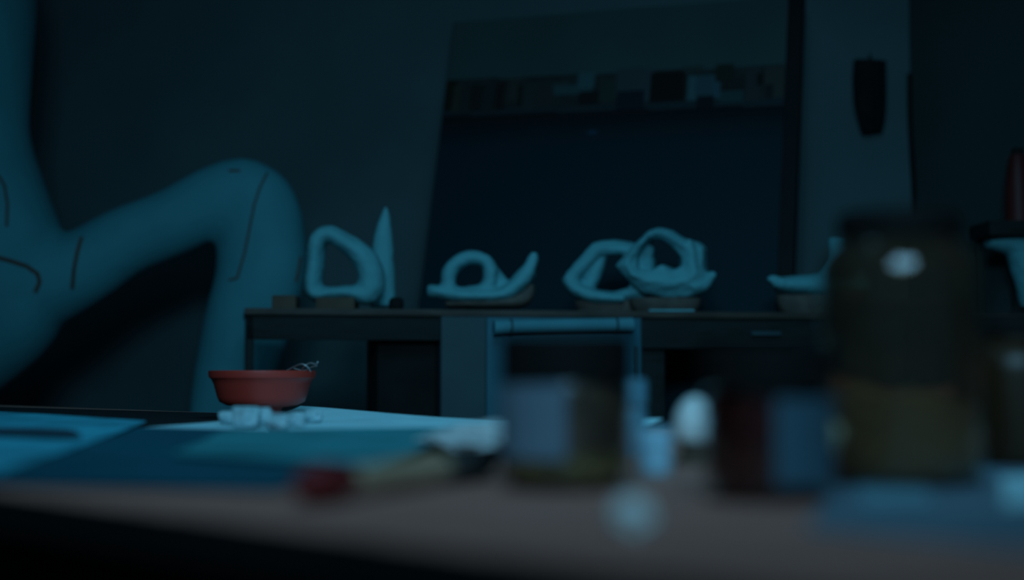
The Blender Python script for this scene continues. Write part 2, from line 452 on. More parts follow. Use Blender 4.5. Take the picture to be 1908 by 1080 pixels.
def base_piece(name, x0, x1, ytop, d, label, m=M_clay, dep=.05):
    """rounded low foot that a cast is bedded in"""
    c = P((x0 + x1) / 2, 600, d); hw = (x1 - x0) / 2 * d / FPX; zt = P(0, ytop, d).z
    h = zt - BZ
    return lathe([(0, 0), (.80, 0), (.90, h * .25), (.98, h * .7), (1.0, h), (0, h)], (c.x, d, BZ), 48, 1, 1,
                 Matrix.Diagonal((hw, dep, 1, 1)))
# 3 looped cast with horn
d = bf(900, .12)
root = empty('looped_cast', (P(900, 0, d).x, d, BZ), 'plaster cast with a round loop and a curved horn at its right end', 'plaster cast', 'white plaster casts on the workbench')
bm = bmesh.new()
loop = [(842, 545), (836, 515), (852, 489), (880, 480), (906, 488), (914, 512), (905, 538), (875, 548)]
sweep(bm, [P(x, y, d - .01) for x, y in loop], [(r * PXM, .032) for r in (13, 12, 11.5, 11, 11, 12, 12, 13)], closed=True)
sweep(bm, [P(x, y, d) for x, y in ((798, 543), (812, 543), (850, 550), (900, 552), (940, 548), (965, 528), (985, 502), (994, 480), (996, 470))],
      [(10 * PXM, .03), (10 * PXM, .045), (11 * PXM, .05), (12 * PXM, .055), (13 * PXM, .055), (14 * PXM, .045), (12 * PXM, .03), (8 * PXM, .02), (5 * PXM, .012)], seg=24)
sweep(bm, [P(x, y, d + .02) for x, y in ((912, 500), (928, 525), (945, 545), (965, 545))], [(10 * PXM, .02), (14 * PXM, .03), (16 * PXM, .04), (16 * PXM, .03)])
sweep(bm, [P(x, y, d + .02) for x, y in ((940, 545), (970, 530), (992, 505))], [(10 * PXM, .03), (12 * PXM, .03), (10 * PXM, .02)])
bm = organic(bm, .005, 5, rough=.003)
obj('cast', bm, M_plaster, root)
bm = bmesh.new()
sweep(bm, [P(x, y, d + .01) for x, y in ((830, 566), (870, 565), (930, 564), (975, 556), (992, 530))], [(7 * PXM, .03), (9 * PXM, .045), (10 * PXM, .05), (13 * PXM, .04), (6 * PXM, .02)], seg=20)
bm = organic(bm, .006, 3)
for v in bm.verts: v.co.z = max(v.co.z, BZ)
o = obj('clay_foot', bm, M_clay, root); o['label'] = 'brown clay bed under the cast'

# 4 hollow shell on the left of the pair
d = bf(1120, .22)
root = empty('hollow_shell_cast', (P(1120, 0, d).x, d, BZ), 'lower hollow plaster shell, half hidden behind the taller shell cast', 'plaster cast', 'white plaster casts on the workbench')
bm = bmesh.new()
out4 = [(1050, 512), (1075, 485), (1105, 452), (1140, 448), (1185, 456), (1215, 480), (1215, 552), (1160, 560), (1100, 556), (1060, 540)]
hol4 = [(1076, 520), (1095, 496), (1118, 474), (1160, 474), (1175, 495), (1172, 535), (1130, 545), (1095, 540)]
shell(bm, out4, hol4, d - .05, d + .07, shift=(14, -2), shrink=.93, bulge=.01)
sweep(bm, [P(x, y, d + .01) for x, y in ((1095, 545), (1102, 520), (1116, 490), (1128, 468))], [(7 * PXM, .04), (13 * PXM, .03), (11 * PXM, .03), (5 * PXM, .03)])
sweep(bm, [P(x, y, d - .02) for x, y in ((1054, 515), (1070, 538), (1110, 553), (1160, 556))], [(8 * PXM, .03), (11 * PXM, .04), (12 * PXM, .05), (9 * PXM, .05)])
bm = organic(bm, .005, 4, rough=.003); obj('cast', bm, M_plaster, root)
bm = base_piece('b', 1070, 1200, 560, d, ''); o = obj('clay_foot', bm, M_clay, root); o['label'] = 'brown clay bed under the cast'

# 5 the tall shell
d = bf(1240, .13)
root = empty('tall_shell_cast', (P(1240, 0, d).x, d, BZ), 'tall peaked plaster shell with a jagged dark opening, front one of the pair', 'plaster cast', 'white plaster casts on the workbench')
bm = bmesh.new()
out5 = [(1144, 492), (1160, 478), (1188, 450), (1205, 432), (1224, 424), (1246, 428), (1270, 444), (1298, 450), (1309, 460), (1311, 508), (1322, 514), (1318, 535), (1290, 552), (1240, 554), (1195, 545), (1168, 520)]
hol5 = [(1189, 504), (1187, 478), (1196, 458), (1210, 444), (1232, 444), (1252, 458), (1268, 478), (1272, 496), (1250, 502), (1234, 492), (1215, 502)]
shell(bm, out5, hol5, d - .05, d + .10, shift=(12, 2), shrink=.95, bulge=.025)
sweep(bm, [P(x, y, d - .02) for x, y in ((1285, 535), (1308, 528), (1326, 514), (1334, 508))], [(15 * PXM, .04), (14 * PXM, .03), (8 * PXM, .015), (3 * PXM, .008)])
sweep(bm, [P(x, y, d + .01) for x, y in ((1300, 462), (1301, 485), (1302, 520))], [(9 * PXM, .05), (9 * PXM, .05), (10 * PXM, .04)])
sweep(bm, [P(x, y, d + .0) for x, y in ((1278, 450), (1284, 480), (1285, 520))], [(6 * PXM, .06), (14 * PXM, .06), (16 * PXM, .06)])
sweep(bm, [P(x, y, d + .0) for x, y in ((1185, 525), (1240, 530), (1295, 525))], [(12 * PXM, .05), (16 * PXM, .06), (14 * PXM, .05)])
sweep(bm, [P(x, y, d + .05) for x, y in ((1192, 502), (1203, 480), (1214, 460))], [(7 * PXM, .03), (12 * PXM, .03), (6 * PXM, .03)])
bm = organic(bm, .005, 3, rough=.003); obj('cast', bm, M_plaster, root)
bm = base_piece('b', 1172, 1308, 556, d, '', dep=.07); o = obj('clay_foot', bm, M_clay, root); o['label'] = 'brown clay bed under the cast'
d = bf(1246, .035)
bm = bmesh.new(); add_box(bm, (P(1205, 0, d).x, d - .02, BZ), (P(1288, 0, d).x, d + .006, BZ + .006), bevel=.002)
tag(obj('plaster_strip', bm, M_plaster, origin=(P(1246, 0, d).x, d, BZ)), 'thin pale strip lying in front of the tall shell cast', 'strip')

# 6 foot
d = bf(1510, .12)
root = empty('foot_cast', (P(1510, 0, d).x, d, BZ), 'plaster foot with toes pointing left and a cut-off ankle, on a brown bed', 'plaster cast', 'white plaster casts on the workbench')
bm = bmesh.new()
sweep(bm, [P(x, y, d) for x, y in ((1446, 530), (1475, 531), (1510, 531), (1545, 530), (1572, 528), (1592, 534))],
      [(12 * PXM, .045), (15 * PXM, .05), (17 * PXM, .045), (21 * PXM, .04), (22 * PXM, .04), (12 * PXM, .03)], seg=24)
sweep(bm, [P(x, y, d) for x, y in ((1560, 545), (1566, 510), (1564, 480), (1562, 452), (1562, 444))],
      [(22 * PXM, .038), (21 * PXM, .036), (16 * PXM, .028), (16 * PXM, .027), (16 * PXM, .027)], seg=24)
sweep(bm, [P(x, y, d) for x, y in ((1520, 530), (1542, 514), (1556, 490))], [(12 * PXM, .03), (13 * PXM, .03), (11 * PXM, .026)])
for i in range(5):
    dd = d - .045 + i * .022; x = 1436 + (i * 4.5 if i else 0); r = (.0135, .0105, .010, .009, .0085)[i]
    a = P(x + 24, 529, dd); b = P(x + 4, 523, dd); c = P(x - 1, 526, dd)
    sweep(bm, [a, b, c], [r, r * 1.05, r * .75], seg=14)
bm = organic(bm, .0035, 3, rough=.0015); obj('cast', bm, M_plaster, root)
bm = base_piece('b', 1446, 1590, 550, d, '', dep=.06); o = obj('clay_foot', bm, M_clay, root); o['label'] = 'brown clay bed under the foot'

# raised dark shelf at the right end, a maroon bottle on it, a cast below it
d = bf(1900, .06)
X0 = P(1836, 0, d).x; ZS = P(0, 410, d).z; ZS2 = P(0, 438, d).z
sh = empty('bench_riser', (X0 + .12, d + .2, BZ), 'black raised shelf standing on the right end of the bench', 'shelf')
bm = bmesh.new(); add_box(bm, (X0, d, ZS2), (X0 + .16, d + .20, ZS), bevel=.003); obj('board', bm, M_bench, sh)
for xx in (X0 + .012, X0 + .13):
    for yy in (d + .17,):
        bm = bmesh.new(); add_box(bm, (xx, yy, BZ), (xx + .022, yy + .022, ZS2)); obj('leg', bm, M_bench, sh)
for xx in (X0 + .13,):
    bm = bmesh.new(); add_box(bm, (xx, d + .02, BZ), (xx + .022, d + .042, ZS2)); obj('leg', bm, M_bench, sh)
c = P(1890, 0, d + .08)
k = .0015
bm = lathe([(0, 0), (.038, 0), (.042, .004), (.040, .10), (.034, .16), (.027, .20), (.022, .212), (0, .212)], (c.x, d + .08, ZS), 40)
bt = empty('maroon_bottle', (c.x, d + .08, ZS), 'dark maroon tapered bottle on the raised shelf at the right edge', 'bottle')
obj('body', bm, M_maroon, bt)
bm = lathe([(0, .212), (.019, .212), (.019, .228), (.016, .232), (0, .232)], (c.x, d + .08, ZS), 32); obj('cap', bm, M_dark, bt)
d = bf(1900, .16)
bm = bmesh.new()
sweep(bm, [P(x, y, d) for x, y in ((1838, 452), (1860, 452), (1890, 456), (1925, 470))], [(9 * PXM, .03), (15 * PXM, .04), (22 * PXM, .05), (25 * PXM, .05)])
sweep(bm, [P(x, y, d) for x, y in ((1895, 460), (1915, 510), (1930, 568))], [(22 * PXM, .045), (24 * PXM, .045), (25 * PXM, .045)])
bm = organic(bm, .006, 4, rough=.003)
zt = min(v.co.z for v in bm.verts)
cast('angled_cast', 1920, 'angled plaster cast under the raised black shelf at the right edge', 'plaster cast', bm, d=d)

RAD = 1.0
# ---------------------------------------------------------------- things hanging on the wall at right
def wall_pt(px, py, off=0.0):
    n = Vector((-(WR - WL).y, (WR - WL).x, 0)).normalized()
    r = ray(px, py); k = (WL - CAM).dot(n) / r.dot(n); return CAM + r * k - n * off
top = wall_pt(1620, 118, .05)
pw = empty('hanging_apron', top, 'black folded apron hanging from a hook on the wall right of the picture board', 'apron')
bm = bmesh.new()
rows = []
for y, x0, x1, t in ((118, 1590, 1650, .02), (150, 1588, 1650, .03), (190, 1590, 1650, .035), (225, 1596, 1648, .03), (250, 1606, 1644, .018)):
    rows.append((wall_pt((x0 + x1) / 2, y, .05), (x1 - x0) / 2 * 4.95 / FPX, t))
sweep(bm, [r[0] for r in rows], [(r[1], r[2]) for r in rows], seg=24)
for v in bm.verts: v.co.y += .006 * math.sin((v.co.x) * 260)
obj('cloth', bm, M_dark, pw)
bm = bmesh.new(); q = wall_pt(1620, 112, .0); sweep(bm, [q, wall_pt(1620, 112, .05), wall_pt(1620, 106, .055)], [.004, .004, .004], seg=10); obj('hook', bm, M_bench, pw)
bm = bmesh.new()
sweep(bm, [wall_pt(1694, 140, .02), wall_pt(1695, 220, .02), wall_pt(1699, 300, .022), wall_pt(1703, 390, .02), wall_pt(1705, 700, .02), wall_pt(1703, 1000, .02)], [.009] * 6, seg=12)
tag(obj('hanging_cable', bm, M_dark, origin=wall_pt(1694, 140, .02)), 'black cable hanging down the wall beside the right corner', 'cable')

# ---------------------------------------------------------------- large figure at left
d = 4.62
s = d / FPX
fig = empty('lunging_figure', (P(60, 0, d).x, d, 0.0), 'large pale figure in a lunge with one bent knee raised, left of the bench', 'sculpture')
bm = bmesh.new()
def F(x, y, dy=0): return P(x, y, d + dy)
# thigh, knee and shin: one bent limb
sweep(bm, [F(60, 530), F(150, 500), F(230, 452), (F(320, 415)), F(400, 376), F(448, 368), F(474, 380)],
      [(98 * s, .17), (74 * s, .13), (66 * s, .115), (64 * s, .11), (68 * s, .105), (76 * s, .10), (72 * s, .10)], seg=32)
sweep(bm, [F(452, 362), F(474, 385), F(486, 440), F(484, 520), F(462, 600), F(438, 690), F(414, 775), F(392, 860), F(376, 950)],
      [(70 * s, .095), (80 * s, .105), (84 * s, .115), (84 * s, .12), (82 * s, .12), (76 * s, .11), (64 * s, .09), (46 * s, .07), (42 * s, .065)], seg=32)
# front foot
sweep(bm, [F(368, 985), F(400, 1000), F(450, 1012), F(500, 1020), F(530, 1024)], [(50 * s, .06), (48 * s, .07), (36 * s, .075), (24 * s, .08), (14 * s, .06)], seg=24)
# hips, torso, neck, head
sweep(bm, [F(28, 640), F(24, 612), F(20, 560), F(5, 480), F(-20, 380), F(-45, 260), F(-50, 130), F(-50, 0), F(-50, -110), F(-50, -190)],
      [(20 * s, .04), (75 * s, .15), (106 * s, .20), (118 * s, .21), (108 * s, .19), (98 * s, .175), (106 * s, .20), (112 * s, .24), (96 * s, .25), (56 * s, .14)], seg=36)
sweep(bm, [F(-48, -190), F(-40, -250), F(-34, -290)], [(44 * s, .075), (36 * s, .06), (36 * s, .06)], seg=24)
sweep(bm, [F(-38, -270), F(-24, -310), F(-18, -360), (F(-24, -410)), F(-30, -440)], [(30 * s, .05), (52 * s, .07), (64 * s, .085), (54 * s, .075), (24 * s, .04)], seg=28)
# rear leg, kneeling back out of the frame
sweep(bm, [F(20, 500), F(5, 575), F(-60, 655, .02), F(-170, 760, .08), F(-260, 860, .08), F(-300, 940, .08)],
      [(110 * s, .19), (112 * s, .20), (96 * s, .165), (70 * s, .11), (58 * s, .095), (56 * s, .09)], seg=28)
sweep(bm, [F(-290, 960, .08), F(-380, 990, .08), F(-500, 1010, .08), F(-600, 1010, .08)], [(56 * s, .09), (52 * s, .085), (40 * s, .07), (26 * s, .05)], seg=24)
# arms held back
for side in (-1, 1):
    sweep(bm, [F(-55, -110, side * .24), F(-95, 20, side * .32), F(-140, 170, side * .33), F(-120, 290, side * .30), F(-90, 400, side * .27)],
          [(42 * s, .07), (36 * s, .06), (30 * s, .05), (26 * s, .042), (20 * s, .035)], seg=20)
    sweep(bm, [F(-92, 395, side * .27), F(-80, 440, side * .26), F(-66, 470, side * .26)], [(22 * s, .03), (24 * s, .022), (14 * s, .014)], seg=16)
bm = organic(bm, .014, 10, .6)
me_fig = bmesh.new(); tmp = bpy.data.meshes.new('x'); bm.to_mesh(tmp); me_fig.from_mesh(tmp); bpy.data.meshes.remove(tmp)
bvh = BVHTree.FromBMesh(me_fig); me_fig.free()
zmin = min(v.co.z for v in bm.verts)
body = obj('body', bm, M_fig, fig)
def onfig(px, py):
    r = ray(px, py).normalized(); h = bvh.ray_cast(CAM, r)
    return (h[0] - r * .001) if h[0] else None
def seam(pts, r=.0045):
    q = []
    for i in range(len(pts) - 1):
        for k in range(6):
            t = k / 6; v = onfig(pts[i][0] * (1 - t) + pts[i + 1][0] * t, pts[i][1] * (1 - t) + pts[i + 1][1] * t)
            if v is not None: q.append(v)
    if len(q) < 3: return
    bm = bmesh.new(); sweep(bm, q, [r] * len(q), seg=8, n=2); o = obj('seam', bm, M_seam, fig); o['label'] = 'thin rust-brown seam line'
seam([(152, 442), (144, 470), (138, 500), (134, 545)], .0055)
seam([(-10, 478), (20, 486), (50, 496), (70, 510), (74, 525), (64, 548)], .006)
seam([(-4, 325), (8, 345), (14, 380), (12, 430)], .004)
seam([(426, 318), (452, 318)], .004)
seam([(498, 322), (484, 350), (474, 380), (466, 420), (456, 470), (442, 518), (424, 522)], .0035)
seam([(560, 478), (556, 505), (550, 530)], .004)
# plinth that carries the figure
zp = zmin
pl = empty('plinth', (fig.location.x - .15, d, 0), 'low dark plinth under the large lunging figure', 'plinth')
x0 = P(-680, 0, d).x; x1 = P(560, 0, d).x
bm = bmesh.new(); add_box(bm, (x0, d - .26, 0.0), (x1, d + .32, zp - .03), bevel=.006); obj('block', bm, M_bench, pl)
bm = bmesh.new(); add_box(bm, (x0 - .02, d - .28, zp - .03), (x1 + .02, d + .34, zp), bevel=.004); obj('plinth_top', bm, M_bench, pl)

# ---------------------------------------------------------------- work table
NA = G(0, 918); NB = G(1908, 1156)
tu = Vector((NB.x - NA.x, NB.y - NA.y, 0)).normalized(); tn = Vector((-tu.y, tu.x, 0))
TA = math.atan2(tu.y, tu.x)
far = G(1250, 798)
DT = (far - NA).dot(tn)
TT = Matrix.Translation((NA.x, NA.y, 0)) @ Matrix.Rotation(TA, 4, 'Z')
tb_ = empty('work_table', TT @ Vector((-.3, DT / 2, 0)), 'wide worn wooden work table in the foreground under the jars and papers', 'table')
L0, L1 = -2.6, 1.05
bm = bmesh.new(); add_box(bm, (L0, 0, TZ - .022), (L1, DT, TZ), TT, .004); obj('table_top', bm, M_table, tb_)
bm = bmesh.new(); add_box(bm, (L0, -.005, TZ - .026), (L1, -.0002, TZ - .001), TT, .001); o = obj('edge_shade', bm, M_lid, tb_); o['label'] = 'black strip standing in for shade on the front edge'  # front edge lies in shade; the dark is put in as a black strip
bm = bmesh.new(); add_box(bm, (L0 + .08, .10, TZ - .10), (L1 - .08, .125, TZ - .022), TT, .002)
add_box(bm, (L0 + .08, DT - .125, TZ - .10), (L1 - .08, DT - .10, TZ - .022), TT, .002); obj('frame', bm, M_bench, tb_)
for a in (L0 + .1, L1 - .16):
    for b in (.08, DT - .14):
        bm = bmesh.new(); add_box(bm, (a, b, 0), (a + .06, b + .06, TZ - .022), TT, .004); obj('leg', bm, M_bench, tb_)

# papers on the table: polygons as seen, laid flat at their own heights
def paper(name, pxs, z0, th, m, label, cat, wav=0.0, seed=0, sub=10, rim=0.0, group=None):
    """quad of four photo points on the table plane, a thin sheet with gentle waves and a lifted far edge"""
    q = [G(x, y, TZ + z0) for x, y in pxs]
    bm = bmesh.new(); N = sub
    c = sum(q, Vector()) / 4
    for layer in (0, 1):
        g = []
        for j in range(N + 1):
            row = []
            for i in range(N + 1):
                a = i / N; b = j / N
                v = q[0].lerp(q[1], a).lerp(q[3].lerp(q[2], a), b)
                h = wav * (0.5 + 0.5 * noise.noise(Vector((v.x * 3 + seed, v.y * 2.2, seed)))) + rim * max(0, 1 - 3 * b) ** 2 * (0.6 + .4 * math.sin(a * 5 + seed))
                row.append(bm.verts.new((v.x, v.y, TZ + z0 + h + (th if layer else 0))))
            g.append(row)
        for j in range(N):
            for i in range(N):
                f = (g[j][i], g[j][i + 1], g[j + 1][i + 1], g[j + 1][i]); bm.faces.new(f if layer else f[::-1])
        if layer == 0: g0 = g
    edge = lambda g: [g[0][i] for i in range(N)] + [g[j][N] for j in range(N)] + [g[N][i] for i in range(N, 0, -1)] + [g[j][0] for j in range(N, 0, -1)]
    e0 = edge(g0); e1 = edge(g)
    for i in range(len(e0)):
        j = (i + 1) % len(e0); bm.faces.new((e0[i], e0[j], e1[j], e1[i]))
    o = obj(name, bm, m, origin=(c.x, c.y, TZ + z0), smooth=True)
    return tag(o, label, cat, group)
# far bright sheets
paper('drawing_sheet', [(560, 774), (1235, 800), (930, 824), (262, 799)], .0006, .001, M_paper, 'broad white drawing sheet lying under the red bowl, reaching to the far table edge', 'paper', wav=.002, seed=2, rim=.016, sub=24)
sh1 = paper('newsprint_sheet', [(-230, 766), (272, 792), (6, 884), (-330, 850)], .0045, .0012, M_news, 'large pale sheet with a dark inked stroke at the left edge of the table', 'paper', wav=.004, seed=5, rim=.006, sub=20)
paper('blue_folder', [(180, 797), (800, 812), (520, 912), (-150, 899)], .0024, .0020, M_blue, 'dark blue folder lying near the table edge under the teal sheets', 'folder', wav=.001, seed=9)
paper('teal_sheet', [(420, 806), (900, 800), (700, 874), (320, 850)], .0056, .0010, M_teal, 'teal printed sheet lying on the dark blue folder in front of the bowl', 'paper', wav=.003, seed=12, sub=16)
paper('shade_sheet', [(-300, 750), (575, 774), (330, 806), (-100, 800)], .0002, .0006, M_edge, 'dark sheet standing in for the figure shadow along the far left table edge', 'folder', wav=.0002, seed=1)  # added dark layer: figure shadow at the far edge, painted as a sheet
# inked stroke
bm = bmesh.new()
pts = [G(-60, 800, TZ + .0110), G(20, 800, TZ + .0110), G(80, 807, TZ + .0110), G(140, 812, TZ + .0110)]
sweep(bm, pts, [(.05, .0012), (.06, .0012), (.04, .0012), (.008, .0012)], seg=12, ref=(0, 0, 1))
obj('inked_stroke', bm, M_ink, sh1)

# crumpled white cloth behind the left jar
bm = bmesh.new()
c0 = G(905, 842)
rr = random.Random(3)
bmesh.ops.create_icosphere(bm, subdivisions=5, radius=1)
for v in bm.verts:
    p = v.co.copy(); k = 1 + .28 * noise.fractal(p * 2.2 + Vector((4, 1, 2)), .7, 2, 4)
    v.co = Vector((p.x * .055 * k, p.y * .10 * k, max(0, p.z * .018 * k + .003)))
bmesh.ops.translate(bm, vec=(c0.x, c0.y, TZ + .0072), verts=bm.verts)
tag(obj('crumpled_cloth', bm, M_cloth, origin=(c0.x, c0.y, TZ)), 'crumpled whitish cloth lying left of the ochre pigment jar', 'cloth')

# brush with a red handle end
a = G(560, 905, TZ + .013); b = G(905, 862, TZ + .013)
br = empty('paint_brush', (a.x, a.y, TZ), 'thick brush with red rounded end and light wooden handle near the table edge', 'brush')
def seg_(t): return a.lerp(b, t)
tt = lambda *k: [seg_(t) for t in k]
bm = bmesh.new(); sweep(bm, tt(-.02, .03, .10, .17, .22), [.003, .010, .0125, .011, .008], seg=20); obj('handle_end', bm, M_redh, br)
bm = bmesh.new(); sweep(bm, tt(.21, .35, .55, .74), [.0075, .0085, .0095, .008], seg=20); obj('handle', bm, M_handle, br)
bm = bmesh.new(); sweep(bm, tt(.73, .80, .86), [.0095, .0105, .011], seg=20); obj('ferrule', bm, M_ferrule, br)
bm = bmesh.new(); sweep(bm, tt(.85, .93, 1.0, 1.08), [.0105, .012, .009, .002], seg=20); obj('bristles', bm, M_dark, br)

# ---------------------------------------------------------------- red bowl and the plaster chunks
BD = 2.42
c = P(489, 690, BD); c.z = TZ + .0085
R = 99 * BD / FPX; hb = P(489, 690, BD).z - c.z
bw = empty('red_bowl', c, 'red plastic bowl standing on the white drawing sheet', 'bowl')
prof = [(0, .004), (.30 * R, .004), (.30 * R, 0), (.36 * R, 0), (.37 * R, .010), (.66 * R, .014), (.79 * R, .020), (.83 * R, .028), (.90 * R, .050), (.945 * R, hb - .014),
        (.985 * R, hb - .012), (1.0 * R, hb - .006), (.995 * R, hb), (.965 * R, hb), (.93 * R, hb - .006), (.87 * R, .050), (.79 * R, .030), (.70 * R, .022), (.4 * R, .018), (0, .017)]
obj('bowl', lathe(prof, c, 72), M_bowl, bw)
# wire curl over the rim
wr = P(560, 684, BD - .02)
bm = bmesh.new()
pts = [P(505, 712, BD + .03), P(530, 693, BD), P(548, 683, BD - .02), P(562, 678, BD - .04), P(574, 684, BD - .04), P(580, 695, BD - .02)]
sweep(bm, pts, [.0011] * 6, seg=8)
pts = [P(556, 700, BD), P(566, 684, BD - .03), P(577, 676, BD - .05), P(588, 678, BD - .06), P(592, 674, BD - .07)]
sweep(bm, pts, [.0011] * 5, seg=8)
pts = [P(548, 686, BD + .01), P(566, 690, BD), P(582, 683, BD - .02), P(590, 681, BD - .03)]
sweep(bm, pts, [.001] * 4, seg=8)
tag(obj('wire_curl', bm, M_wire, origin=wr), 'thin silvery wire curl sticking up out of the red bowl', 'wire')

chunks = [(430, 772, 796, 36, 'leftmost white plaster chunk in front of the red bowl'),
          (458, 764, 802, 42, 'tallest white plaster chunk in front of the red bowl'),
          (487, 766, 800, 34, 'squarish white plaster chunk left of the bowl foot'),
          (519, 778, 808, 32, 'low white plaster chunk directly under the bowl foot'),
          (552, 774, 800, 30, 'white plaster chunk right of the bowl foot'),
          (583, 770, 792, 30, 'rightmost white plaster chunk beside the red bowl')]
for i, (x, yt, yb, wpx, lab) in enumerate(chunks):
    g = G(x, yb); g.z = TZ + .005
    dd = g.y; h = (yb - yt) * dd / FPX; wd = wpx * dd / FPX
    bm = bmesh.new(); bmesh.ops.create_icosphere(bm, subdivisions=4, radius=1)
    for v in bm.verts:
        p = v.co.copy(); cell = noise.cell(p * 1.7 + Vector((i * 7, 3, i))) if False else 0
        k = 1 + .32 * noise.fractal(p * 1.3 + Vector((i * 9.1, 2, i * 3.3)), .9, 2, 3)
        q = Vector((max(-.8, min(.8, p.x * k)), p.y * k, max(-.75, min(.8, p.z * k))))
        v.co = Vector((q.x * wd * .72, q.y * wd * .55, (q.z + .75) / 1.55 * h))
    bmesh.ops.translate(bm, vec=g, verts=bm.verts)
    tag(obj('plaster_chunk', bm, M_chunk, origin=g), lab, 'plaster chunk', 'plaster chunks by the bowl')

# ---------------------------------------------------------------- jars
def label_patch(c, r, z0, z1, a0, a1, t=.0006):
    bm = bmesh.new(); n = 24
    for rr in (r + .0003, r + t + .0003):
        pass
    V = {}
    for k, rad in enumerate((r + .0003, r + t + .0003)):
        for i in range(n + 1):
            a = a0 + (a1 - a0) * i / n
            for j, z in enumerate((z0, z1)): V[k, i, j] = bm.verts.new((c[0] + rad * math.cos(a), c[1] + rad * math.sin(a), z))
    for k in (0, 1):
        for i in range(n): bm.faces.new((V[k, i, 0], V[k, i + 1, 0], V[k, i + 1, 1], V[k, i, 1]))
    for j in (0, 1):
        for i in range(n): bm.faces.new((V[0, i, j], V[0, i + 1, j], V[1, i + 1, j], V[1, i, j]))
    for i in (0, n): bm.faces.new((V[0, i, 0], V[0, i, 1], V[1, i, 1], V[1, i, 0]))
    return bm

M_umber = mat('dark_umber_pigment', (0.16, 0.088, 0.062), 0.9, var=0.3, scale=40)
def jar(name, px, ybase, wpx, ytop, lidw, lidh, label, content, fill, lab_ang, lab_y, neck=0.9, mglass=None, lump=0, lidm=None, shoulder=.8, upper=None, mlabel=None):
    g = G(px, ybase); r0 = wpx / 2 * g.y / FPX
    c = Vector((g.x, g.y + r0, TZ)); D = c.y; r = wpx / 2 * D / FPX
    H_ = P(px, ytop, D).z - TZ; lr = lidw / 2 * D / FPX; lh = lidh * D / FPX
    root = empty(name, c, label, 'jar')
    gt = 0.0025
    hb = H_ - lh * .25
    nr = lr * neck
    zs = hb * shoulder
    outer = [(0, 0), (r * .90, 0), (r * .98, .004), (r, .010), (r, zs - (r - nr) * 1.2 - .006), (r * .985, zs - (r - nr) * .8), (r * .5 + nr * .5, zs - (r - nr) * .15), (nr, zs + .004), (nr, hb)]
    inner = [(nr - gt, hb), (nr - gt, zs + .003), ((r + nr) * .5 - gt, zs - (r - nr) * .15 - gt), (r * .985 - gt, zs - (r - nr) * .8 - gt * .5), (r - gt, zs - (r - nr) * 1.2 - .006), (r - gt, .012), (r * .9, .006), (0, .005)]
    obj('glass', lathe(outer + inner, c, 72), mglass or M_glass, root)
    ri = r - gt - .0006; zf = .0065 + fill * (zs - .01)
    if content:
        cm = [(0, .0062), (ri * .88, .0062), (ri * .99, .013), (ri, .016), (ri, min(zf, zs - (r - nr) * 1.2 - .008)), (ri * .97, zf), (0, zf + .001)] if fill < .9 else \
             [(0, .0062), (ri * .88, .0062), (ri * .99, .013), (ri, .016), (ri, zs - (r - nr) * 1.2 - .008), (ri * .95, zs - (r - nr) * .8 - .004), (nr * .92, zs - .006), (0, zs - .006)]
        obj('contents', lathe(cm, c, 48), content, root)
    if upper:
        cm = [(0, zf + .0015), (ri * .97, zf + .0015), (ri, zf + .004), (ri, zs - (r - nr) * 1.2 - .008), (ri * .95, zs - (r - nr) * .8 - .004), (nr * .92, zs - .006), (0, zs - .006)]
        o = obj('contents', lathe(cm, c, 48), upper, root); o['label'] = 'dark brown upper layer'
    z0 = H_ - lh
    bm = lathe([(nr + .0006, z0), (lr, z0), (lr, H_ - .003), (lr - .003, H_), (0, H_), (0, H_ - .002), (nr + .0006, H_ - .002)], c, 72)
    for v in bm.verts:                          # fine ribbing round the lid
        q = Vector((v.co.x - c.x, v.co.y - c.y)); l = q.length
        if abs(l - lr) < 1e-5:
            a = math.atan2(q.y, q.x); k = 1 + .008 * math.cos(a * 36); v.co.x = c.x + q.x * k; v.co.y = c.y + q.y * k
    obj('lid', bm, lidm or M_lid, root)
    if lab_ang:
        zt = P(px, lab_y[0], D - r).z; zb = P(px, lab_y[1], D - r).z
        o = obj('label', label_patch(c, r, zb, zt, math.radians(lab_ang[0]), math.radians(lab_ang[1])), mlabel or M_label, root)
    return root, c, r

jar('pigment_jar', 1060, 918, 244, 624, 244, 84, 'black-lidded jar with ochre contents and pale label, leftmost of the foreground jars',
    M_ochre, .27, (186, 268), (716, 856), upper=M_umber)
jar('pigment_jar', 1452, 940, 236, 640, 246, 84, 'small jar filled with dark red pigment, pale label turned right, beside the big jar',
    M_red, .97, (266, 345), (742, 905), mlabel=M_label2)
M_liq = mat('olive_liquid', (0.92, 0.84, 0.56), 0.3, trans=0.45, ior=1.33, spec=0.4)
big, bc, brd = jar('preserving_jar', 1722, 912, 292, 396, 226, 46, 'tallest jar with cloudy olive liquid, black lid and a window glint on its shoulder',
    M_liq, .30, None, None, shoulder=.90, mglass=M_dusty)
for i, (dx, dy, z, sx, sy, sz, m) in enumerate(((-.030, -.012, .035, .026, .022, .028, M_oil), (.008, .010, .040, .026, .020, .022, M_oil), (.031, -.030, .034, .011, .010, .011, M_pale), (-.004, -.022, .022, .030, .020, .014, M_oil), (-.028, .005, .052, .018, .018, .016, M_oil), (.018, .012, .048, .024, .022, .014, M_oil))):
    bm = bmesh.new(); bmesh.ops.create_icosphere(bm, subdivisions=4, radius=1)
    for v in bm.verts:
        p = v.co.copy(); k = 1 + .25 * noise.fractal(p * 1.5 + Vector((i * 5, 1, 7)), .8, 2, 3)
        v.co = Vector((p.x * sx * k + bc.x + dx, p.y * sy * k + bc.y + dy, TZ + z + p.z * sz * k))
    for v in bm.verts: v.co.z = max(v.co.z, TZ + .008)
    o = obj('specimen', bm, m, big)
    if m is M_pale: o['label'] = 'small pale yellow lump'
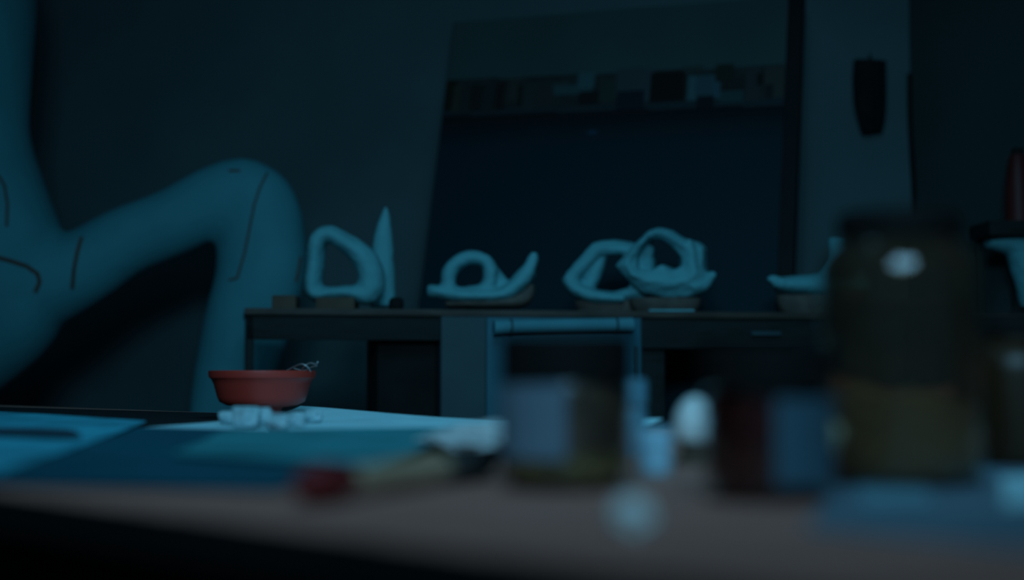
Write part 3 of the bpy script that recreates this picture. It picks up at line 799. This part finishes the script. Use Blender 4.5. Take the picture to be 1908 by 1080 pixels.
jar('amber_jar', 1925, 872, 180, 585, 150, 40, 'amber jar cut by the right edge of the picture, behind the big jar', M_oil, .5, None, None, mglass=M_amberg)

# egg shaped piece on its stand, white pots, paper ball, tube
g = G(1302, 868); d = g.y; k = d / FPX
eg = Vector((g.x, g.y + .02, TZ)); k = eg.y / FPX
h = P(0, 737, eg.y).z - TZ; hs = P(0, 822, eg.y).z - TZ; r = 40 * k
st = empty('wooden_stand', eg, 'small brown turned stand under the white egg, between the two small jars', 'stand')
obj('foot', lathe([(0, 0), (r * .95, 0), (r * 1.0, .004), (r * .8, .008), (0, .008)], eg, 40), M_brown, st)
obj('cup', lathe([(0, .008), (r * .75, .008), (r * .62, hs * .5), (r * .9, hs), (r * .82, hs), (r * .5, hs * .6), (0, hs * .55)], eg, 40), M_brown, st)
zc = hs * .62; a_ = (h - zc) / 2
prof = [(0 if i in (0, 24) else r * 1.0 * math.sin(PI * i / 24) * (1 - .12 * math.cos(PI * (1 - i / 24))), zc + a_ - a_ * math.cos(PI * i / 24)) for i in range(25)]
tag(obj('white_egg', lathe(prof, eg, 48), M_white, origin=(eg.x, eg.y, TZ + zc)), 'glossy white egg standing in the brown stand, brightest thing between the small jars', 'egg')

def pot(px, yb, yt, wpx, label, n):
    g = G(px, yb); r = wpx / 2 * g.y / FPX; c = Vector((g.x, g.y + r, TZ)); r = wpx / 2 * c.y / FPX; h = P(0, yt, c.y).z - TZ
    root = empty('paint_pot', c, label, 'pot')
    obj('body', lathe([(0, 0), (r * .86, 0), (r * .92, .002), (r * .94, h * .60), (r * .86, h * .63), (0, h * .63)], c, 40), n, root)
    obj('lid', lathe([(0, h * .66), (r, h * .66), (r, h * .96), (r * .9, h), (0, h)], c, 40), n, root)
    o = obj('band', lathe([(0, h * .59), (r * .88, h * .59), (r * .88, h * .67), (0, h * .67)], c, 40), M_cab, root); o['label'] = 'dark gap below the lid'
pot(1224, 884, 800, 66, 'small white lidded pot between the ochre pigment jar and the egg', M_pot)
pot(1182, 850, 706, 52, 'tall narrow pale blue pot half hidden behind the ochre pigment jar', M_palepot)

bm = bmesh.new(); g = G(1182, 990); k = g.y / FPX
bmesh.ops.create_icosphere(bm, subdivisions=4, radius=1)
for v in bm.verts:
    p = v.co.copy(); kk = 1 + .35 * noise.fractal(p * 2.6, .7, 2, 4)
    v.co = Vector((p.x * .0095 * kk + g.x, p.y * .009 * kk + g.y + .004, TZ + max(0, .0075 + p.z * .009 * kk)))
tag(obj('paper_ball', bm, M_white, origin=(g.x, g.y, TZ)), 'tiny crumpled white paper ball at the near table edge', 'paper ball')
paper('paper_scrap', [(1590, 898), (1722, 900), (1740, 940), (1610, 946)], .0016, .0005, M_scrap, 'small blue-white paper scrap in front of the big jar', 'paper', wav=.0005, seed=3)
paper('paper_scrap', [(1862, 890), (2000, 880), (2010, 935), (1872, 945)], .0016, .0005, M_paper, 'blue-white paper scrap at the right edge of the picture', 'paper', wav=.0005, seed=8)

M_slate = mat('slate_blue_sheet', (0.14, 0.20, 0.25), 0.7, var=0.15, scale=5)
paper('slate_sheet', [(1585, 862), (2100, 850), (2160, 1050), (1500, 985)], .0002, .0005, M_slate, 'slate-blue sheet lying under the tallest jar', 'paper', wav=.0002, seed=4)
